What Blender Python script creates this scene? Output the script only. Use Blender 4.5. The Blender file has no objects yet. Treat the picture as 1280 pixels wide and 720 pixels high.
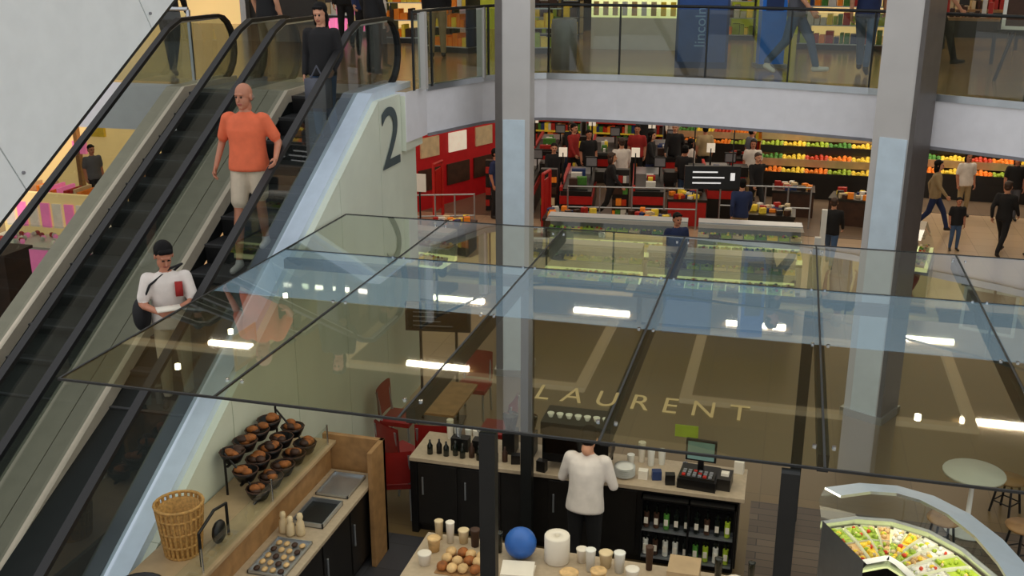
import bpy, math, random
import numpy as np
from mathutils import Vector, Matrix
random.seed(7)
SC=bpy.context.scene; COL=SC.collection
try: SC.view_settings.view_transform='Standard'
except Exception: pass

# ---------------------------------------------------------------- materials
MATS={}
def lin(c): return tuple(((x/12.92) if x<=.04045 else ((x+.055)/1.055)**2.4) for x in c)
def mat(name,col,rough=.6,metal=0,emis=0,var=.12,scale=6,bump=0,spec=.5,bscale=60):
    if name in MATS: return name
    m=bpy.data.materials.new(name); m.use_nodes=True; nt=m.node_tree; N=nt.nodes; L=nt.links
    b=N['Principled BSDF']; c=lin(col)
    tc=N.new('ShaderNodeTexCoord'); no=N.new('ShaderNodeTexNoise'); no.inputs['Scale'].default_value=scale; no.inputs['Detail'].default_value=3
    L.new(tc.outputs['Object'],no.inputs['Vector'])
    r=N.new('ShaderNodeValToRGB')
    r.color_ramp.elements[0].position=.3; r.color_ramp.elements[1].position=.7
    r.color_ramp.elements[0].color=(*[x*(1-var) for x in c],1); r.color_ramp.elements[1].color=(*[min(1,x*(1+var)) for x in c],1)
    L.new(no.outputs['Fac'],r.inputs['Fac']); L.new(r.outputs['Color'],b.inputs['Base Color'])
    b.inputs['Roughness'].default_value=rough; b.inputs['Metallic'].default_value=metal
    b.inputs['Specular IOR Level'].default_value=spec
    if emis:
        b.inputs['Emission Color'].default_value=(*c,1); b.inputs['Emission Strength'].default_value=emis
    if bump:
        n2=N.new('ShaderNodeTexNoise'); n2.inputs['Scale'].default_value=bscale; L.new(tc.outputs['Object'],n2.inputs['Vector'])
        bu=N.new('ShaderNodeBump'); bu.inputs['Strength'].default_value=bump; L.new(n2.outputs['Fac'],bu.inputs['Height']); L.new(bu.outputs['Normal'],b.inputs['Normal'])
    MATS[name]=m; return name
def glass(name,tint,base=.05,k=.9,p=3.5,diff=0,dcol=(1,1,1)):
    m=bpy.data.materials.new(name); m.use_nodes=True; nt=m.node_tree; N=nt.nodes; L=nt.links
    N.remove(N['Principled BSDF']); out=N['Material Output']
    tr=N.new('ShaderNodeBsdfTransparent'); tr.inputs[0].default_value=(*lin(tint),1)
    gl=N.new('ShaderNodeBsdfGlossy'); gl.inputs['Roughness'].default_value=.02; gl.inputs[0].default_value=(.95,.98,1,1)
    lw=N.new('ShaderNodeLayerWeight'); lw.inputs[0].default_value=.5
    pw=N.new('ShaderNodeMath'); pw.operation='POWER'; pw.inputs[1].default_value=p
    ml=N.new('ShaderNodeMath'); ml.operation='MULTIPLY_ADD'; ml.inputs[1].default_value=k; ml.inputs[2].default_value=base
    L.new(lw.outputs['Facing'],pw.inputs[0]); L.new(pw.outputs[0],ml.inputs[0])
    mx=N.new('ShaderNodeMixShader'); L.new(ml.outputs[0],mx.inputs[0])
    src=tr
    if diff:
        df=N.new('ShaderNodeBsdfDiffuse'); df.inputs[0].default_value=(*lin(dcol),1)
        m2=N.new('ShaderNodeMixShader'); m2.inputs[0].default_value=diff; L.new(tr.outputs[0],m2.inputs[1]); L.new(df.outputs[0],m2.inputs[2]); src=m2
    L.new(src.outputs[0],mx.inputs[1]); L.new(gl.outputs[0],mx.inputs[2]); L.new(mx.outputs[0],out.inputs[0])
    MATS[name]=m; return name
def tiles(name,c1,c2,mortar,sx,sy,rough=.25,off=0.0):
    m=bpy.data.materials.new(name); m.use_nodes=True; nt=m.node_tree; N=nt.nodes; L=nt.links; b=N['Principled BSDF']
    tc=N.new('ShaderNodeTexCoord'); br=N.new('ShaderNodeTexBrick'); br.offset=off
    br.inputs['Color1'].default_value=(*lin(c1),1); br.inputs['Color2'].default_value=(*lin(c2),1); br.inputs['Mortar'].default_value=(*lin(mortar),1)
    br.inputs['Scale'].default_value=1; br.inputs['Mortar Size'].default_value=.006; br.inputs['Brick Width'].default_value=sx; br.inputs['Row Height'].default_value=sy
    L.new(tc.outputs['Object'],br.inputs['Vector']); L.new(br.outputs['Color'],b.inputs['Base Color']); b.inputs['Roughness'].default_value=rough
    MATS[name]=m; return name

glass('canopy_glass',(.88,.90,.82),base=.06,k=1.0,p=3.0,diff=.035,dcol=(.6,.62,.52))  # reflective haze on the panes put in as an olive diffuse tint
glass('reflection_band_glass',(.86,.92,.92),base=.06,k=.8,p=3.2,diff=.42,dcol=(.64,.77,.84))  # pale bluish band: the fascia's reflection imitated by diffuse colour in the glass
glass('rail_glass',(.82,.86,.80),base=.05,k=.8,p=4,diff=.04,dcol=(.7,.70,.60))
glass('esc_glass',(.68,.71,.69),base=.06,k=.8,p=4,diff=.03,dcol=(.5,.55,.55))
glass('case_glass',(.93,.96,.94),base=.05,k=.7,p=4)
tiles('floor_tile',(.74,.64,.53),(.70,.61,.50),(.60,.52,.43),.6,.6,.25)
tiles('floor_supermarket',(.48,.41,.34),(.44,.37,.31),(.36,.3,.25),.6,.6,.3)
tiles('floor_lobby',(.46,.38,.25),(.43,.36,.24),(.38,.31,.21),.9,.9,.3)
tiles('floor_tile_upper',(.70,.57,.40),(.64,.52,.36),(.50,.42,.32),.6,.6,.18)
tiles('slate_floor',(.27,.27,.29),(.24,.24,.26),(.2,.2,.2),.5,.5,.4)
tiles('plank_floor',(.44,.38,.32),(.34,.29,.25),(.2,.18,.16),1.6,.14,.4,.5)
mat('white_panel',(.90,.92,.92),.35,var=.03); mat('fascia_white',(.91,.91,.93),.4,var=.03)
mat('green_white_panel',(.86,.89,.82),.3,var=.05,scale=2)
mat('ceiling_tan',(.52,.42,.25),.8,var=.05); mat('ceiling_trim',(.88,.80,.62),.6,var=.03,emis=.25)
mat('lamp_white',(1,.95,.84),.4,emis=30,var=0); mat('lamp_small',(1,.95,.84),.4,emis=8,var=0); mat('lamp_soft',(1,.96,.86),.4,emis=3.5,var=0)
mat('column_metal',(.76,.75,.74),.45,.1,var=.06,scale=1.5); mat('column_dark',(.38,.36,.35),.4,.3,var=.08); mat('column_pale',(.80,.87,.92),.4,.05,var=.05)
mat('steel',(.74,.76,.78),.3,.8,var=.05); mat('brushed_deck',(.84,.90,.97),.36,.2,var=.04); mat('beige_deck',(.84,.79,.71),.42,.2,var=.05)
mat('rubber',(.05,.05,.06),.5,var=.2); mat('dark_steel',(.14,.15,.15),.4,.4,var=.1); mat('seal',(.12,.13,.13),.5)
mat('wall_cream',(.80,.72,.58),.8,var=.05); mat('wall_dark',(.28,.24,.2),.7)
mat('red_wall',(.70,.08,.10),.5,var=.1,emis=.1); mat('red_paint',(.72,.12,.10),.4); mat('screen_lit',(.85,.80,.72),.4,emis=.55)
mat('wood',(.62,.47,.30),.5,var=.2,scale=9); mat('wood_top',(.70,.60,.46),.35,var=.12,scale=5); mat('counter_top',(.72,.65,.55),.3,var=.08,scale=20)
mat('cabinet_dark',(.12,.11,.10),.35,var=.2); mat('black',(.03,.03,.035),.4); mat('black_gloss',(.02,.02,.025),.12); mat('screen',(.35,.45,.42),.2,emis=.5)
mat('white',(.9,.9,.87),.5,var=.03); mat('paper',(.91,.88,.82),.7,var=.04); mat('cream',(.86,.78,.62),.6)
mat('wicker',(.72,.55,.30),.7,var=.3,scale=40,bump=.4); mat('bread',(.58,.34,.14),.7,var=.35,scale=20); mat('bun',(.83,.69,.48),.7,var=.25,scale=15); mat('brown_dark',(.25,.15,.09),.6,var=.3)
mat('gold',(.62,.54,.30),.4,.1,emis=.03,var=.02); mat('blue_ball',(.15,.38,.70),.35); mat('blue',(.10,.28,.55),.4); mat('blue_bright',(.10,.40,.75),.4,emis=.12); mat('navy',(.10,.18,.34),.4,emis=.15)
mat('green',(.30,.54,.20),.6,var=.3,scale=30); mat('lime',(.64,.74,.20),.5,var=.15); mat('orange',(.94,.52,.12),.6,var=.2,emis=.08); mat('yellow',(.93,.80,.24),.6,var=.2,emis=.08); mat('red',(.72,.14,.10),.5,var=.2); mat('tomato',(.80,.24,.10),.4)
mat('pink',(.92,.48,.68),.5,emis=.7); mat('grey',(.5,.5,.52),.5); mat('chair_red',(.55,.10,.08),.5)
mat('case_lit',(.90,.92,.66),.5,emis=.8,var=.1); mat('salad',(.62,.72,.28),.6,var=.5,scale=25,emis=.1); mat('shop_glow',(.95,.82,.56),.5,emis=.6,var=.15,scale=1); mat('shop_lime',(.62,.66,.20),.5,emis=.25,var=.3,scale=1)  # case deck and salad glow by themselves, case lighting put into the material
mat('text_dark',(.26,.32,.34),.5); mat('text_white',(.9,.9,.9),.5,emis=.6); mat('text_faint',(.42,.56,.72),.5,emis=.1); mat('chrome',(.8,.82,.84),.15,1); mat('dark_glass',(.06,.09,.07),.1)
# people
mat('skin',(.80,.58,.46),.5,var=.08,scale=12); mat('skin_tan',(.72,.48,.37),.5,var=.08,scale=12); mat('lip',(.62,.32,.28),.5); mat('eye_dark',(.08,.05,.04),.2)
mat('hair_black',(.03,.025,.025),.65,bump=.5,bscale=120,spec=.2); mat('hair_grey',(.5,.45,.4),.6,bump=.5); mat('hair_brown',(.22,.14,.09),.5,bump=.5)
mat('cloth_orange',(.88,.42,.27),.8,bump=.35,bscale=14); mat('cloth_stone',(.80,.74,.65),.85,bump=.35,bscale=14); mat('cloth_white',(.88,.85,.82),.85,bump=.35,bscale=12)
mat('cloth_black',(.08,.08,.09),.85,bump=.3,bscale=14); mat('cloth_grey',(.35,.36,.40),.85,bump=.3,bscale=14); mat('denim',(.26,.36,.50),.85,bump=.3,bscale=16); mat('cloth_khaki',(.62,.54,.40),.85,bump=.3,bscale=14)
mat('cloth_red',(.62,.15,.14),.85,bump=.3,bscale=14); mat('cloth_navy',(.12,.18,.34),.85,bump=.3,bscale=14); mat('shoe_white',(.85,.84,.82),.6); mat('shoe_dark',(.10,.08,.07),.5)

# ---------------------------------------------------------------- mesh builder
class B:
    def __init__(s,name): s.n=name; s.v=[]; s.f=[]; s.m=[]; s.sm=[]; s.ml=[]
    def mi(s,m):
        if m not in s.ml: s.ml.append(m)
        return s.ml.index(m)
    def add(s,vs,fs,m,smooth=False):
        o=len(s.v); s.v+= [tuple(v) for v in vs]; k=s.mi(m)
        for f in fs: s.f.append([i+o for i in f]); s.m.append(k); s.sm.append(smooth)
    def box(s,x0,x1,y0,y1,z0,z1,m,rz=0,piv=None):
        vs=[(x,y,z) for z in (z0,z1) for y in (y0,y1) for x in (x0,x1)]
        if rz:
            c=piv or ((x0+x1)/2,(y0+y1)/2); a=math.radians(rz); ca,sa=math.cos(a),math.sin(a)
            vs=[(c[0]+(x-c[0])*ca-(y-c[1])*sa,c[1]+(x-c[0])*sa+(y-c[1])*ca,z) for x,y,z in vs]
        s.add(vs,[(0,2,3,1),(4,5,7,6),(0,1,5,4),(2,6,7,3),(0,4,6,2),(1,3,7,5)],m)
    def cyl(s,p,q,r,m,r2=None,seg=12,caps=True):
        p=Vector(p);q=Vector(q); r2=r if r2 is None else r2; d=(q-p).normalized()
        u=d.orthogonal().normalized(); w=d.cross(u)
        vs=[];
        for c,rr in ((p,r),(q,r2)):
            for i in range(seg):
                a=2*math.pi*i/seg; vs.append(c+u*(rr*math.cos(a))+w*(rr*math.sin(a)))
        s.add(vs,[(i,(i+1)%seg,(i+1)%seg+seg,i+seg) for i in range(seg)],m,True)
        if caps: s.add(vs,[tuple(range(seg))[::-1],tuple(range(seg,2*seg))],m)
    def lathe(s,c,prof,m,seg=16):
        vs=[];n=len(prof)
        for r,z in prof:
            for i in range(seg):
                a=2*math.pi*i/seg; vs.append((c[0]+r*math.cos(a),c[1]+r*math.sin(a),c[2]+z))
        fs=[(k*seg+i,k*seg+(i+1)%seg,(k+1)*seg+(i+1)%seg,(k+1)*seg+i) for k in range(n-1) for i in range(seg)]
        s.add(vs,fs,m,True)
    def ell(s,c,r,m,seg=10,rings=6,M=None):
        if not hasattr(r,'__len__'): r=(r,r,r)
        vs=[];c=Vector(c)
        for k in range(rings+1):
            t=math.pi*k/rings
            for i in range(seg):
                a=2*math.pi*i/seg; p=Vector((r[0]*math.sin(t)*math.cos(a),r[1]*math.sin(t)*math.sin(a),r[2]*math.cos(t)))
                if M: p=M@p
                vs.append(c+p)
        s.add(vs,[(k*seg+i,(k+1)*seg+i,(k+1)*seg+(i+1)%seg,k*seg+(i+1)%seg) for k in range(rings) for i in range(seg)],m,True)
    def tube(s,pts,r,m,seg=8):
        for a,b in zip(pts[:-1],pts[1:]): s.cyl(a,b,r,m,seg=seg)
        for p in pts[1:-1]: s.ell(p,r,m,seg=seg,rings=4)
    def sweep(s,pts,w,h,m):
        vs=[];n=len(pts)
        for i,p in enumerate(pts):
            a=Vector(pts[max(0,i-1)]);b=Vector(pts[min(n-1,i+1)]); d=(b-a).normalized(); nn=Vector((0,-d.z,d.y)); P=Vector(p)
            for sx,sy in ((-1,-1),(1,-1),(1,1),(-1,1)): vs.append(P+Vector((sx*w/2,0,0))+nn*(sy*h/2))
        fs=[(i*4+j,i*4+(j+1)%4,(i+1)*4+(j+1)%4,(i+1)*4+j) for i in range(n-1) for j in range(4)]+[(3,2,1,0),tuple(range(4*n-4,4*n))]
        s.add(vs,fs,m)
    def strip(s,A,Bp,m,smooth=False):
        n=len(A); s.add(list(A)+list(Bp),[(i,i+1,n+i+1,n+i) for i in range(n-1)],m,smooth)
    def quad(s,pts,m): s.add(pts,[tuple(range(len(pts)))],m)
    def prismX(s,prof,x0,x1,m):
        n=len(prof); vs=[(x0,y,z) for y,z in prof]+[(x1,y,z) for y,z in prof]
        s.add(vs,[tuple(range(n)),tuple(range(2*n-1,n-1,-1))]+[(i,i+n,(i+1)%n+n,(i+1)%n) for i in range(n)],m)
    def prismZ(s,poly,z0,z1,m,top=None,bot=None):
        n=len(poly); vs=[(x,y,z0) for x,y in poly]+[(x,y,z1) for x,y in poly]
        s.add(vs,[(i,(i+1)%n,(i+1)%n+n,i+n) for i in range(n)],m)
        s.add(vs,[tuple(range(n,2*n))],top or m); s.add(vs,[tuple(range(n-1,-1,-1))],bot or m)
    def mesh(s):
        me=bpy.data.meshes.new(s.n); me.from_pydata(s.v,[],s.f)
        for m in s.ml: me.materials.append(MATS[m])
        me.polygons.foreach_set('material_index',s.m); me.polygons.foreach_set('use_smooth',s.sm); me.update(); return me
    def done(s,parent=None,bevel=0,loc=None,rz=0):
        o=bpy.data.objects.new(s.n,s.mesh()); COL.objects.link(o)
        if bevel:
            b=o.modifiers.new('bevel','BEVEL'); b.width=bevel; b.segments=2; b.limit_method='ANGLE'
        if loc: o.location=loc
        if rz: o.rotation_euler=(0,0,math.radians(rz))
        if parent: o.parent=parent
        return o
def empty(name,loc=(0,0,0)):
    e=bpy.data.objects.new(name,None); e.location=loc; COL.objects.link(e); e.empty_display_size=.2; return e
def text(name,s,loc,rot,size,m,sx=1,sy=1,sp=1,ext=.003,parent=None,align='CENTER'):
    c=bpy.data.curves.new(name,'FONT'); c.body=s; c.size=size; c.extrude=ext; c.space_character=sp; c.align_x=align; c.align_y='CENTER'
    o=bpy.data.objects.new(name,c); o.location=loc; o.rotation_euler=[math.radians(a) for a in rot]; o.scale=(sx,sy,1); COL.objects.link(o); c.materials.append(MATS[m])
    if parent: o.parent=parent
    return o
U=random.uniform

# ---------------------------------------------------------------- room shell
b=B('floor'); b.quad([(-24,-6,0),(20,-6,0),(20,42,0),(-24,42,0)],'floor_tile'); b.done()
b=B('floor_cafe'); b.box(-5.1,-.1,3.2,9.7,0.0,.012,'slate_floor'); b.box(-.1,3.0,3.2,11.5,0.0,.012,'plank_floor'); b.box(-5.0,-.1,9.7,17.2,0.0,.011,'floor_lobby'); b.box(-.1,7,11.5,17.2,0,.011,'floor_lobby'); b.done()
b=B('floor_supermarket'); b.box(-10,2.3,24.4,42,0,.008,'floor_supermarket'); b.box(2.3,18,27.6,42,0,.008,'floor_supermarket'); b.done()
EDGE=[(-24,13.3),(-5.05,13.3),(-5.0,14.0),(-4.55,15.25),(-4.2,15.7),(-3.7,15.88),(-2.6,15.9),(-1.29,15.78),(-.1,15.55),(1,15.2),(1.6,14.87),(2.8,14.2),(4.5,13.0),(7,11),(11,9.5),(20,9)]
poly=EDGE+[(20,42),(-24,42)]
b=B('floor_upper'); b.prismZ(poly,3.82,4.5,'fascia_white',top='floor_tile_upper',bot='fascia_white'); b.done()
b=B('trim_1')
for p,q in zip(EDGE[2:-1],EDGE[3:]):
    d=Vector((q[0]-p[0],q[1]-p[1],0)).normalized(); n=Vector((d.y,-d.x,0))*.03
    for z0,z1,m in ((4.44,4.53,'steel'),(3.80,3.84,'grey')):
        P=[Vector((*p,z0)),Vector((*q,z0)),Vector((*q,z1)),Vector((*p,z1))]
        vs=P+[v+n for v in P]
        b.add(vs,[(4,5,6,7),(0,1,5,4),(3,7,6,2),(0,4,7,3),(1,2,6,5)],m)
b.done()
b=B('wall_back'); b.box(-24,20,42,42.2,0,8.3,'wall_cream'); b.done()
b=B('wall_left'); b.box(-24.2,-24,8,42,0,8.3,'wall_cream'); b.done()
b=B('wall_right'); b.box(20,20.2,8,42,0,8.3,'wall_cream'); b.done()
b=B('ceiling')
poly2=[(-24,14.2),(-5,14.6),(-3.7,16.4),(-1.2,16.3),(1.5,15.4),(4.5,13.6),(20,10),(20,42),(-24,42)]
b.prismZ(poly2,8.3,8.7,'ceiling_tan')
b.done()
b=B('trim_2')
for X in range(-20,18,7):
    for Y in (20,26,32):
        for x0,x1,y0,y1 in ((X-2.6,X+2.6,Y-2,Y-1.8),(X-2.6,X+2.6,Y+1.8,Y+2),(X-2.6,X-2.4,Y-1.8,Y+1.8),(X+2.4,X+2.6,Y-1.8,Y+1.8)):
            b.box(x0,x1,y0,y1,8.2,8.3,'ceiling_trim')
b.done()
b=B('ceiling_lights')
for X in np.arange(-17.9,18,3.5):
    for Y in (22.6,25.4,28.4,34):
        b.box(X-.65,X+.65,Y-.05,Y+.05,8.22,8.30,'lamp_white')
for X in (-16,-11,-6.5,4.0,8,13):
    b.box(X-.65,X+.65,18.4,18.5,8.22,8.30,'lamp_white')
b.done()
b=B('floor_gallery'); b.box(-24,20,-6,.3,3.9,4.5,'fascia_white'); b.done()

# ---------------------------------------------------------------- columns
def column(x,y,rz,w=.6):
    b=B('column'); h=w/2
    b.box(-h,h,-h,h,0,8.3,'column_metal')
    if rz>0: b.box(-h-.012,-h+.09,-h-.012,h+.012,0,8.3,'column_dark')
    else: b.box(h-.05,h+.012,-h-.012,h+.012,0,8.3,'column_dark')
    b.box(-h+.10,h-.07,-h-.015,-h+.02,0,4.0,'column_pale')  # reflection on the lower column painted as a paler face
    b.box(-h-.04,h+.04,-h-.04,h+.04,0,.12,'steel')
    b.done(loc=(x,y,0),rz=rz)
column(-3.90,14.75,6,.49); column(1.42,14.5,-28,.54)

# ---------------------------------------------------------------- upper balustrade
def balustrade():
    e=empty('glass_balustrade')
    g=B('glass_panels'); r=B('handrail'); po=B('posts')
    pts=[Vector((p[0],p[1]+.12,0)) for p in EDGE[1:]]
    pts[0]=Vector((-5.0,13.5,0)); pts[1]=Vector((-4.93,14.05,0)); pts[2]=Vector((-4.48,15.35,0))
    for p,q in zip(pts[:-1],pts[1:]):
        g.quad([p+Vector((0,0,4.52)),q+Vector((0,0,4.52)),q+Vector((0,0,5.5)),p+Vector((0,0,5.5))],'rail_glass')
        r.cyl(p+Vector((0,0,5.54)),q+Vector((0,0,5.54)),.022,'dark_steel',seg=8)
    for p in pts[:-1]:
        po.box(p.x-.012,p.x+.012,p.y-.02,p.y+.02,4.5,5.53,'dark_steel')
    po.box(-4.62,-4.5,15.2,15.3,4.5,5.53,'column_metal'); po.box(-5.0,-4.9,13.7,13.8,4.5,5.53,'column_metal')
    for o in (g,r,po): o.done(parent=e)
balustrade()
b=B('glass_balustrade')
b.quad([(-16,13.4,4.52),(-8.3,13.4,4.52),(-8.3,13.4,5.5),(-16,13.4,5.5)],'rail_glass'); b.cyl((-16,13.4,5.54),(-8.3,13.4,5.54),.028,'steel',seg=8)
for x in (-16,-14,-12,-10,-8.3): b.box(x-.02,x+.02,13.38,13.42,4.5,5.53,'steel')
b.done()

# ---------------------------------------------------------------- escalators
T=.577
def zd(y): return 4.58 if y>12.5 else max(.12,4.58+T*(y-12.5))
def escalator(x0,x1,dl,dr,mL,mR):
    e=empty('escalator')
    st=B('steps')
    for k in range(-1,21):
        z=4.5-.231*(k+1); y1=12.6-.4*k; y0=y1-.4
        if z<-.01: break
        z=max(z,.02)
        st.box(x0,x1,y0-.01,y1,z-.035,z,'step_metal')
        st.prismX([(y0-.01,z-.03),(y0+.02,z-.03),(y0+.045,z-.26),(y0+.015,z-.26)],x0,x1,'step_riser')
        st.box(x0,x1,y0-.014,y0+.025,z-.004,z+.002,'step_edge')
    st.box(x0,x1,12.95,13.9,4.47,4.51,'steel')
    st.done(parent=e)
    fr=B('decking')
    path=[(y,zd(y)) for y in (3.2,4.0,4.7,4.9,8,12.3,12.5,12.7,13.9)]
    for a,c,m in ((x0-dl,x0,mL),(x1,x1+dr,mR)):
        fr.prismX([(y,z) for y,z in path]+[(y,z-.16) for y,z in path[::-1]],a,c,m)
        fr.prismX([(y,z-.16) for y,z in path]+[(y,z-.35) for y,z in path[::-1]],a+.01,c-.01,'dark_steel')
    fr.prismX([(4.0,-.02),(12.8,4.1),(13.3,4.1),(13.3,3.84),(12.9,3.84),(5.9,-.02)],x0,x1,'dark_steel')
    fr.done(parent=e)
    gl=B('balustrade_glass'); hr=B('handrails')
    for X in (x0-.05,x1+.05):
        low=[(3.6,zd(3.6)),(4.7,zd(4.7)),(12.4,zd(12.4)),(13.55,zd(13.5))]
        arc=[(13.55+.42*math.sin(t),5.0-.0+.45*-math.cos(t)) for t in np.linspace(.3,math.pi,9)]
        arcb=[(3.5-.42*math.sin(t),.57+.45*math.cos(t)) for t in np.linspace(0,math.pi-.3,9)]
        path=arc[::1]+[(12.6,5.45),(12.3,zd(12.3)+.88),(8,zd(8)+.88),(5.0,zd(5.0)+.9),(4.5,1.02)]+arcb
        gp=[(y,z) for y,z in low]+path
        gl.quad([(X,y,z) for y,z in gp],'esc_glass')
        P=[(X,y,z) for y,z in path]
        hr.sweep(P,.085,.045,'rubber')
        hr.sweep([(X,y,z-.035) for (x_,y,z) in P[8:14]],.05,.02,'steel')
    gl.done(parent=e); hr.done(parent=e)
    return e
def stepmat(nm,v,ax):
    m=bpy.data.materials.new(nm); m.use_nodes=True; nt=m.node_tree;N=nt.nodes;L=nt.links;bs=N['Principled BSDF']
    bs.inputs['Base Color'].default_value=(v,v*1.02,v*1.08,1); bs.inputs['Roughness'].default_value=.45; bs.inputs['Metallic'].default_value=.3
    tc=N.new('ShaderNodeTexCoord'); w=N.new('ShaderNodeTexWave'); w.inputs['Scale'].default_value=18; L.new(tc.outputs['Object'],w.inputs['Vector'])
    bu=N.new('ShaderNodeBump'); bu.inputs['Strength'].default_value=.6; L.new(w.outputs['Fac'],bu.inputs['Height']); L.new(bu.outputs['Normal'],bs.inputs['Normal'])
    MATS[nm]=m
stepmat('step_metal',.045,0); stepmat('step_riser',.018,0); mat('step_edge',(.34,.35,.37),.4,.4)
escalator(-6.38,-5.45,.27,.25,'beige_deck','brushed_deck')
escalator(-7.9,-6.97,.27,.31,'beige_deck','beige_deck')
b=B('wall_escalator')
yy=[4.2,5.6,7.0,8.4,9.8,11.2,12.5,13.28]
for y0,y1 in zip(yy[:-1],yy[1:]):
    b.prismX([(y0+.006,0),(y1-.006,0),(y1-.006,zd(y1)-.1),(y0+.006,zd(y0)-.1)],-5.2,-5.12,'green_white_panel')
b.prismX([(13.29,3.7),(13.95,3.7),(13.95,4.45),(13.29,4.45)],-5.2,-5.06,'green_white_panel')
b.box(-5.2,-5.15,13.28,13.9,0,3.8,'green_white_panel')
b.done()
text('level_number_sign','2',(-5.105,12.86,3.92),(90,0,90),1.15,'text_dark',sx=1.25)
b=B('upper_escalator_cladding')
def up(y): return 4.47+T*(y-5.56)
ys=[2.6,4.3,6.0,7.7,9.4,11.1]
for y0,y1 in zip(ys[:-1],ys[1:]):
    A=(y0+.005,up(y0+.005));Bp=(y1-.005,up(y1-.005))
    b.prismX([A,Bp,(Bp[0]-1.1,Bp[1]+1.9),(A[0]-1.1,A[1]+1.9)],-5.2,-5.12,'white_panel')
b.prismX([(ys[0],up(ys[0])-.05),(ys[-1],up(ys[-1])-.05),(ys[-1],up(ys[-1])+.02),(ys[0],up(ys[0])+.02)],-5.3,-5.14,'dark_steel')
for y in ys[1:-1]:
    for dz in (.12,.9,1.7):
        b.cyl((-5.12,y+.06-dz*.57,up(y)+dz),(-5.105,y+.06-dz*.57,up(y)+dz),.012,'grey',seg=8)
b.done()

# ---------------------------------------------------------------- glass canopy
e=empty('glass_canopy')
ZC=3.3; XS=[-5.08,-3.8,-2.41,-1.03,.37,1.77,3.17,4.5]; YS=[6.0,8.17,9.65,11.25]
g=B('panes')
for i in range(len(XS)-1):
    for j in range(3):
        g.quad([(XS[i]+.006,YS[j]+.004,ZC),(XS[i+1]-.006,YS[j]+.004,ZC),(XS[i+1]-.006,YS[j+1]-.004,ZC),(XS[i]+.006,YS[j+1]-.004,ZC)],'reflection_band_glass' if j==1 else 'canopy_glass')
g.done(parent=e)
g=B('seals_and_beams')
for i,x in enumerate(XS):
    g.box(x-.008,x+.008,6.0,11.25,ZC-.012,ZC+.004,'seal')
    if i in (2,3,4,5): 
        g.box(x-.035,x+.035,6.25,11.25,ZC-.15,ZC-.03,'dark_steel')
for y in (6.0,9.65,11.25): g.box(XS[0],XS[-1],y-.008,y+.008,ZC-.012,ZC+.004,'seal')
g.box(XS[0],XS[-1],9.6,9.7,ZC-.2,ZC-.1,'dark_steel')
g.done(parent=e)
g=B('support_posts')
for x,y in ((-1.77,6.0),(.17,5.95)): g.box(x-.055,x+.055,y-.04,y+.04,0,ZC-.02,'dark_steel')
for x,y in ((-2.41,9.62),(.37,11.2)): g.box(x-.06,x+.06,y-.06,y+.04,0,ZC-.1,'dark_steel')
g.done(parent=e)
g=B('spider_fittings')
for x in XS[1:-1]:
    for y in (6.3,8.17,9.65,11.0):
        g.cyl((x-.06,y,ZC),(x-.06,y,ZC+.012),.014,'chrome',seg=10); g.cyl((x+.06,y,ZC),(x+.06,y,ZC+.012),.014,'chrome',seg=10)
g.done(parent=e)
g=B('downlights')
for x,y in ((-4.4,6.5),(-4.4,7.3),(-4.4,8.3),(1.0,7.0),(2.4,7.5)):
    g.cyl((x,y,ZC-.05),(x,y,ZC-.01),.022,'lamp_small',seg=12)
g.done(parent=e)
text('cafe_lettering','LAURENT',(-.86,6.66,ZC+.006),(0,0,0),.27,'gold',sx=.86,sy=1.35,sp=1.7,ext=.001)

# ---------------------------------------------------------------- cafe: left service counter
e=empty('service_counter')
c=B('cabinet')
c.box(-5.08,-4.03,5.3,9.28,.1,.92,'cabinet_dark'); c.box(-5.08,-4.08,5.3,9.25,.012,.1,'black')
for i in range(6):
    y=5.35+i*.655; c.box(-4.03,-4.012,y,y+.62,.14,.88,'cabinet_dark'); c.box(-4.012,-3.995,y+.05,y+.07,.45,.70,'steel')
c.box(-5.08,-3.98,5.28,9.30,.92,.96,'counter_top')
c.box(-5.08,-4.52,5.28,9.30,.96,1.26,'wood'); c.box(-5.1,-4.46,5.26,9.32,1.26,1.30,'wood_top')
c.box(-4.62,-3.92,9.32,9.38,.012,1.36,'wood'); c.box(-3.97,-3.92,9.0,9.38,.012,1.36,'wood')
c.done(parent=e,bevel=.004)
c=B('sneeze_guard'); c.quad([(-4.5,5.4,1.30),(-4.5,9.2,1.30),(-4.5,9.2,1.52),(-4.5,5.4,1.52)],'case_glass')
for y in (5.4,6.7,7.95,9.2): c.cyl((-4.5,y,1.30),(-4.5,y,1.53),.01,'chrome',seg=8)
c.done(parent=e)
def tray(name,x0,x1,y0,y1,z,m,rim='steel',dep=.03):
    b=B(name); b.box(x0,x1,y0,y1,z,z+.006,m)
    for a in ((x0,x0+.012,y0,y1),(x1-.012,x1,y0,y1),(x0,x1,y0,y0+.012),(x0,x1,y1-.012,y1)): b.box(*a,z,z+dep,rim)
    return b
tray('baking_tray',-4.44,-4.08,8.72,9.2,.962,'steel').done(); tray('sink_basin',-4.42,-4.08,8.12,8.6,.962,'dark_steel',dep=.05).done()
b=tray('pastry_tray',-4.42,-4.06,7.25,7.85,.962,'steel','steel')
for i in range(4):
    for j in range(5): b.ell((-4.36+.08*i,7.32+.11*j,.985),(.03,.04,.018),'bun' if (i+j)%3 else 'brown_dark',seg=8,rings=4)
b.done()
b=tray('drip_tray',-4.40,-4.08,6.5,7.1,.962,'dark_steel'); b.done()
b=B('pepper_mill_set')
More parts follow.
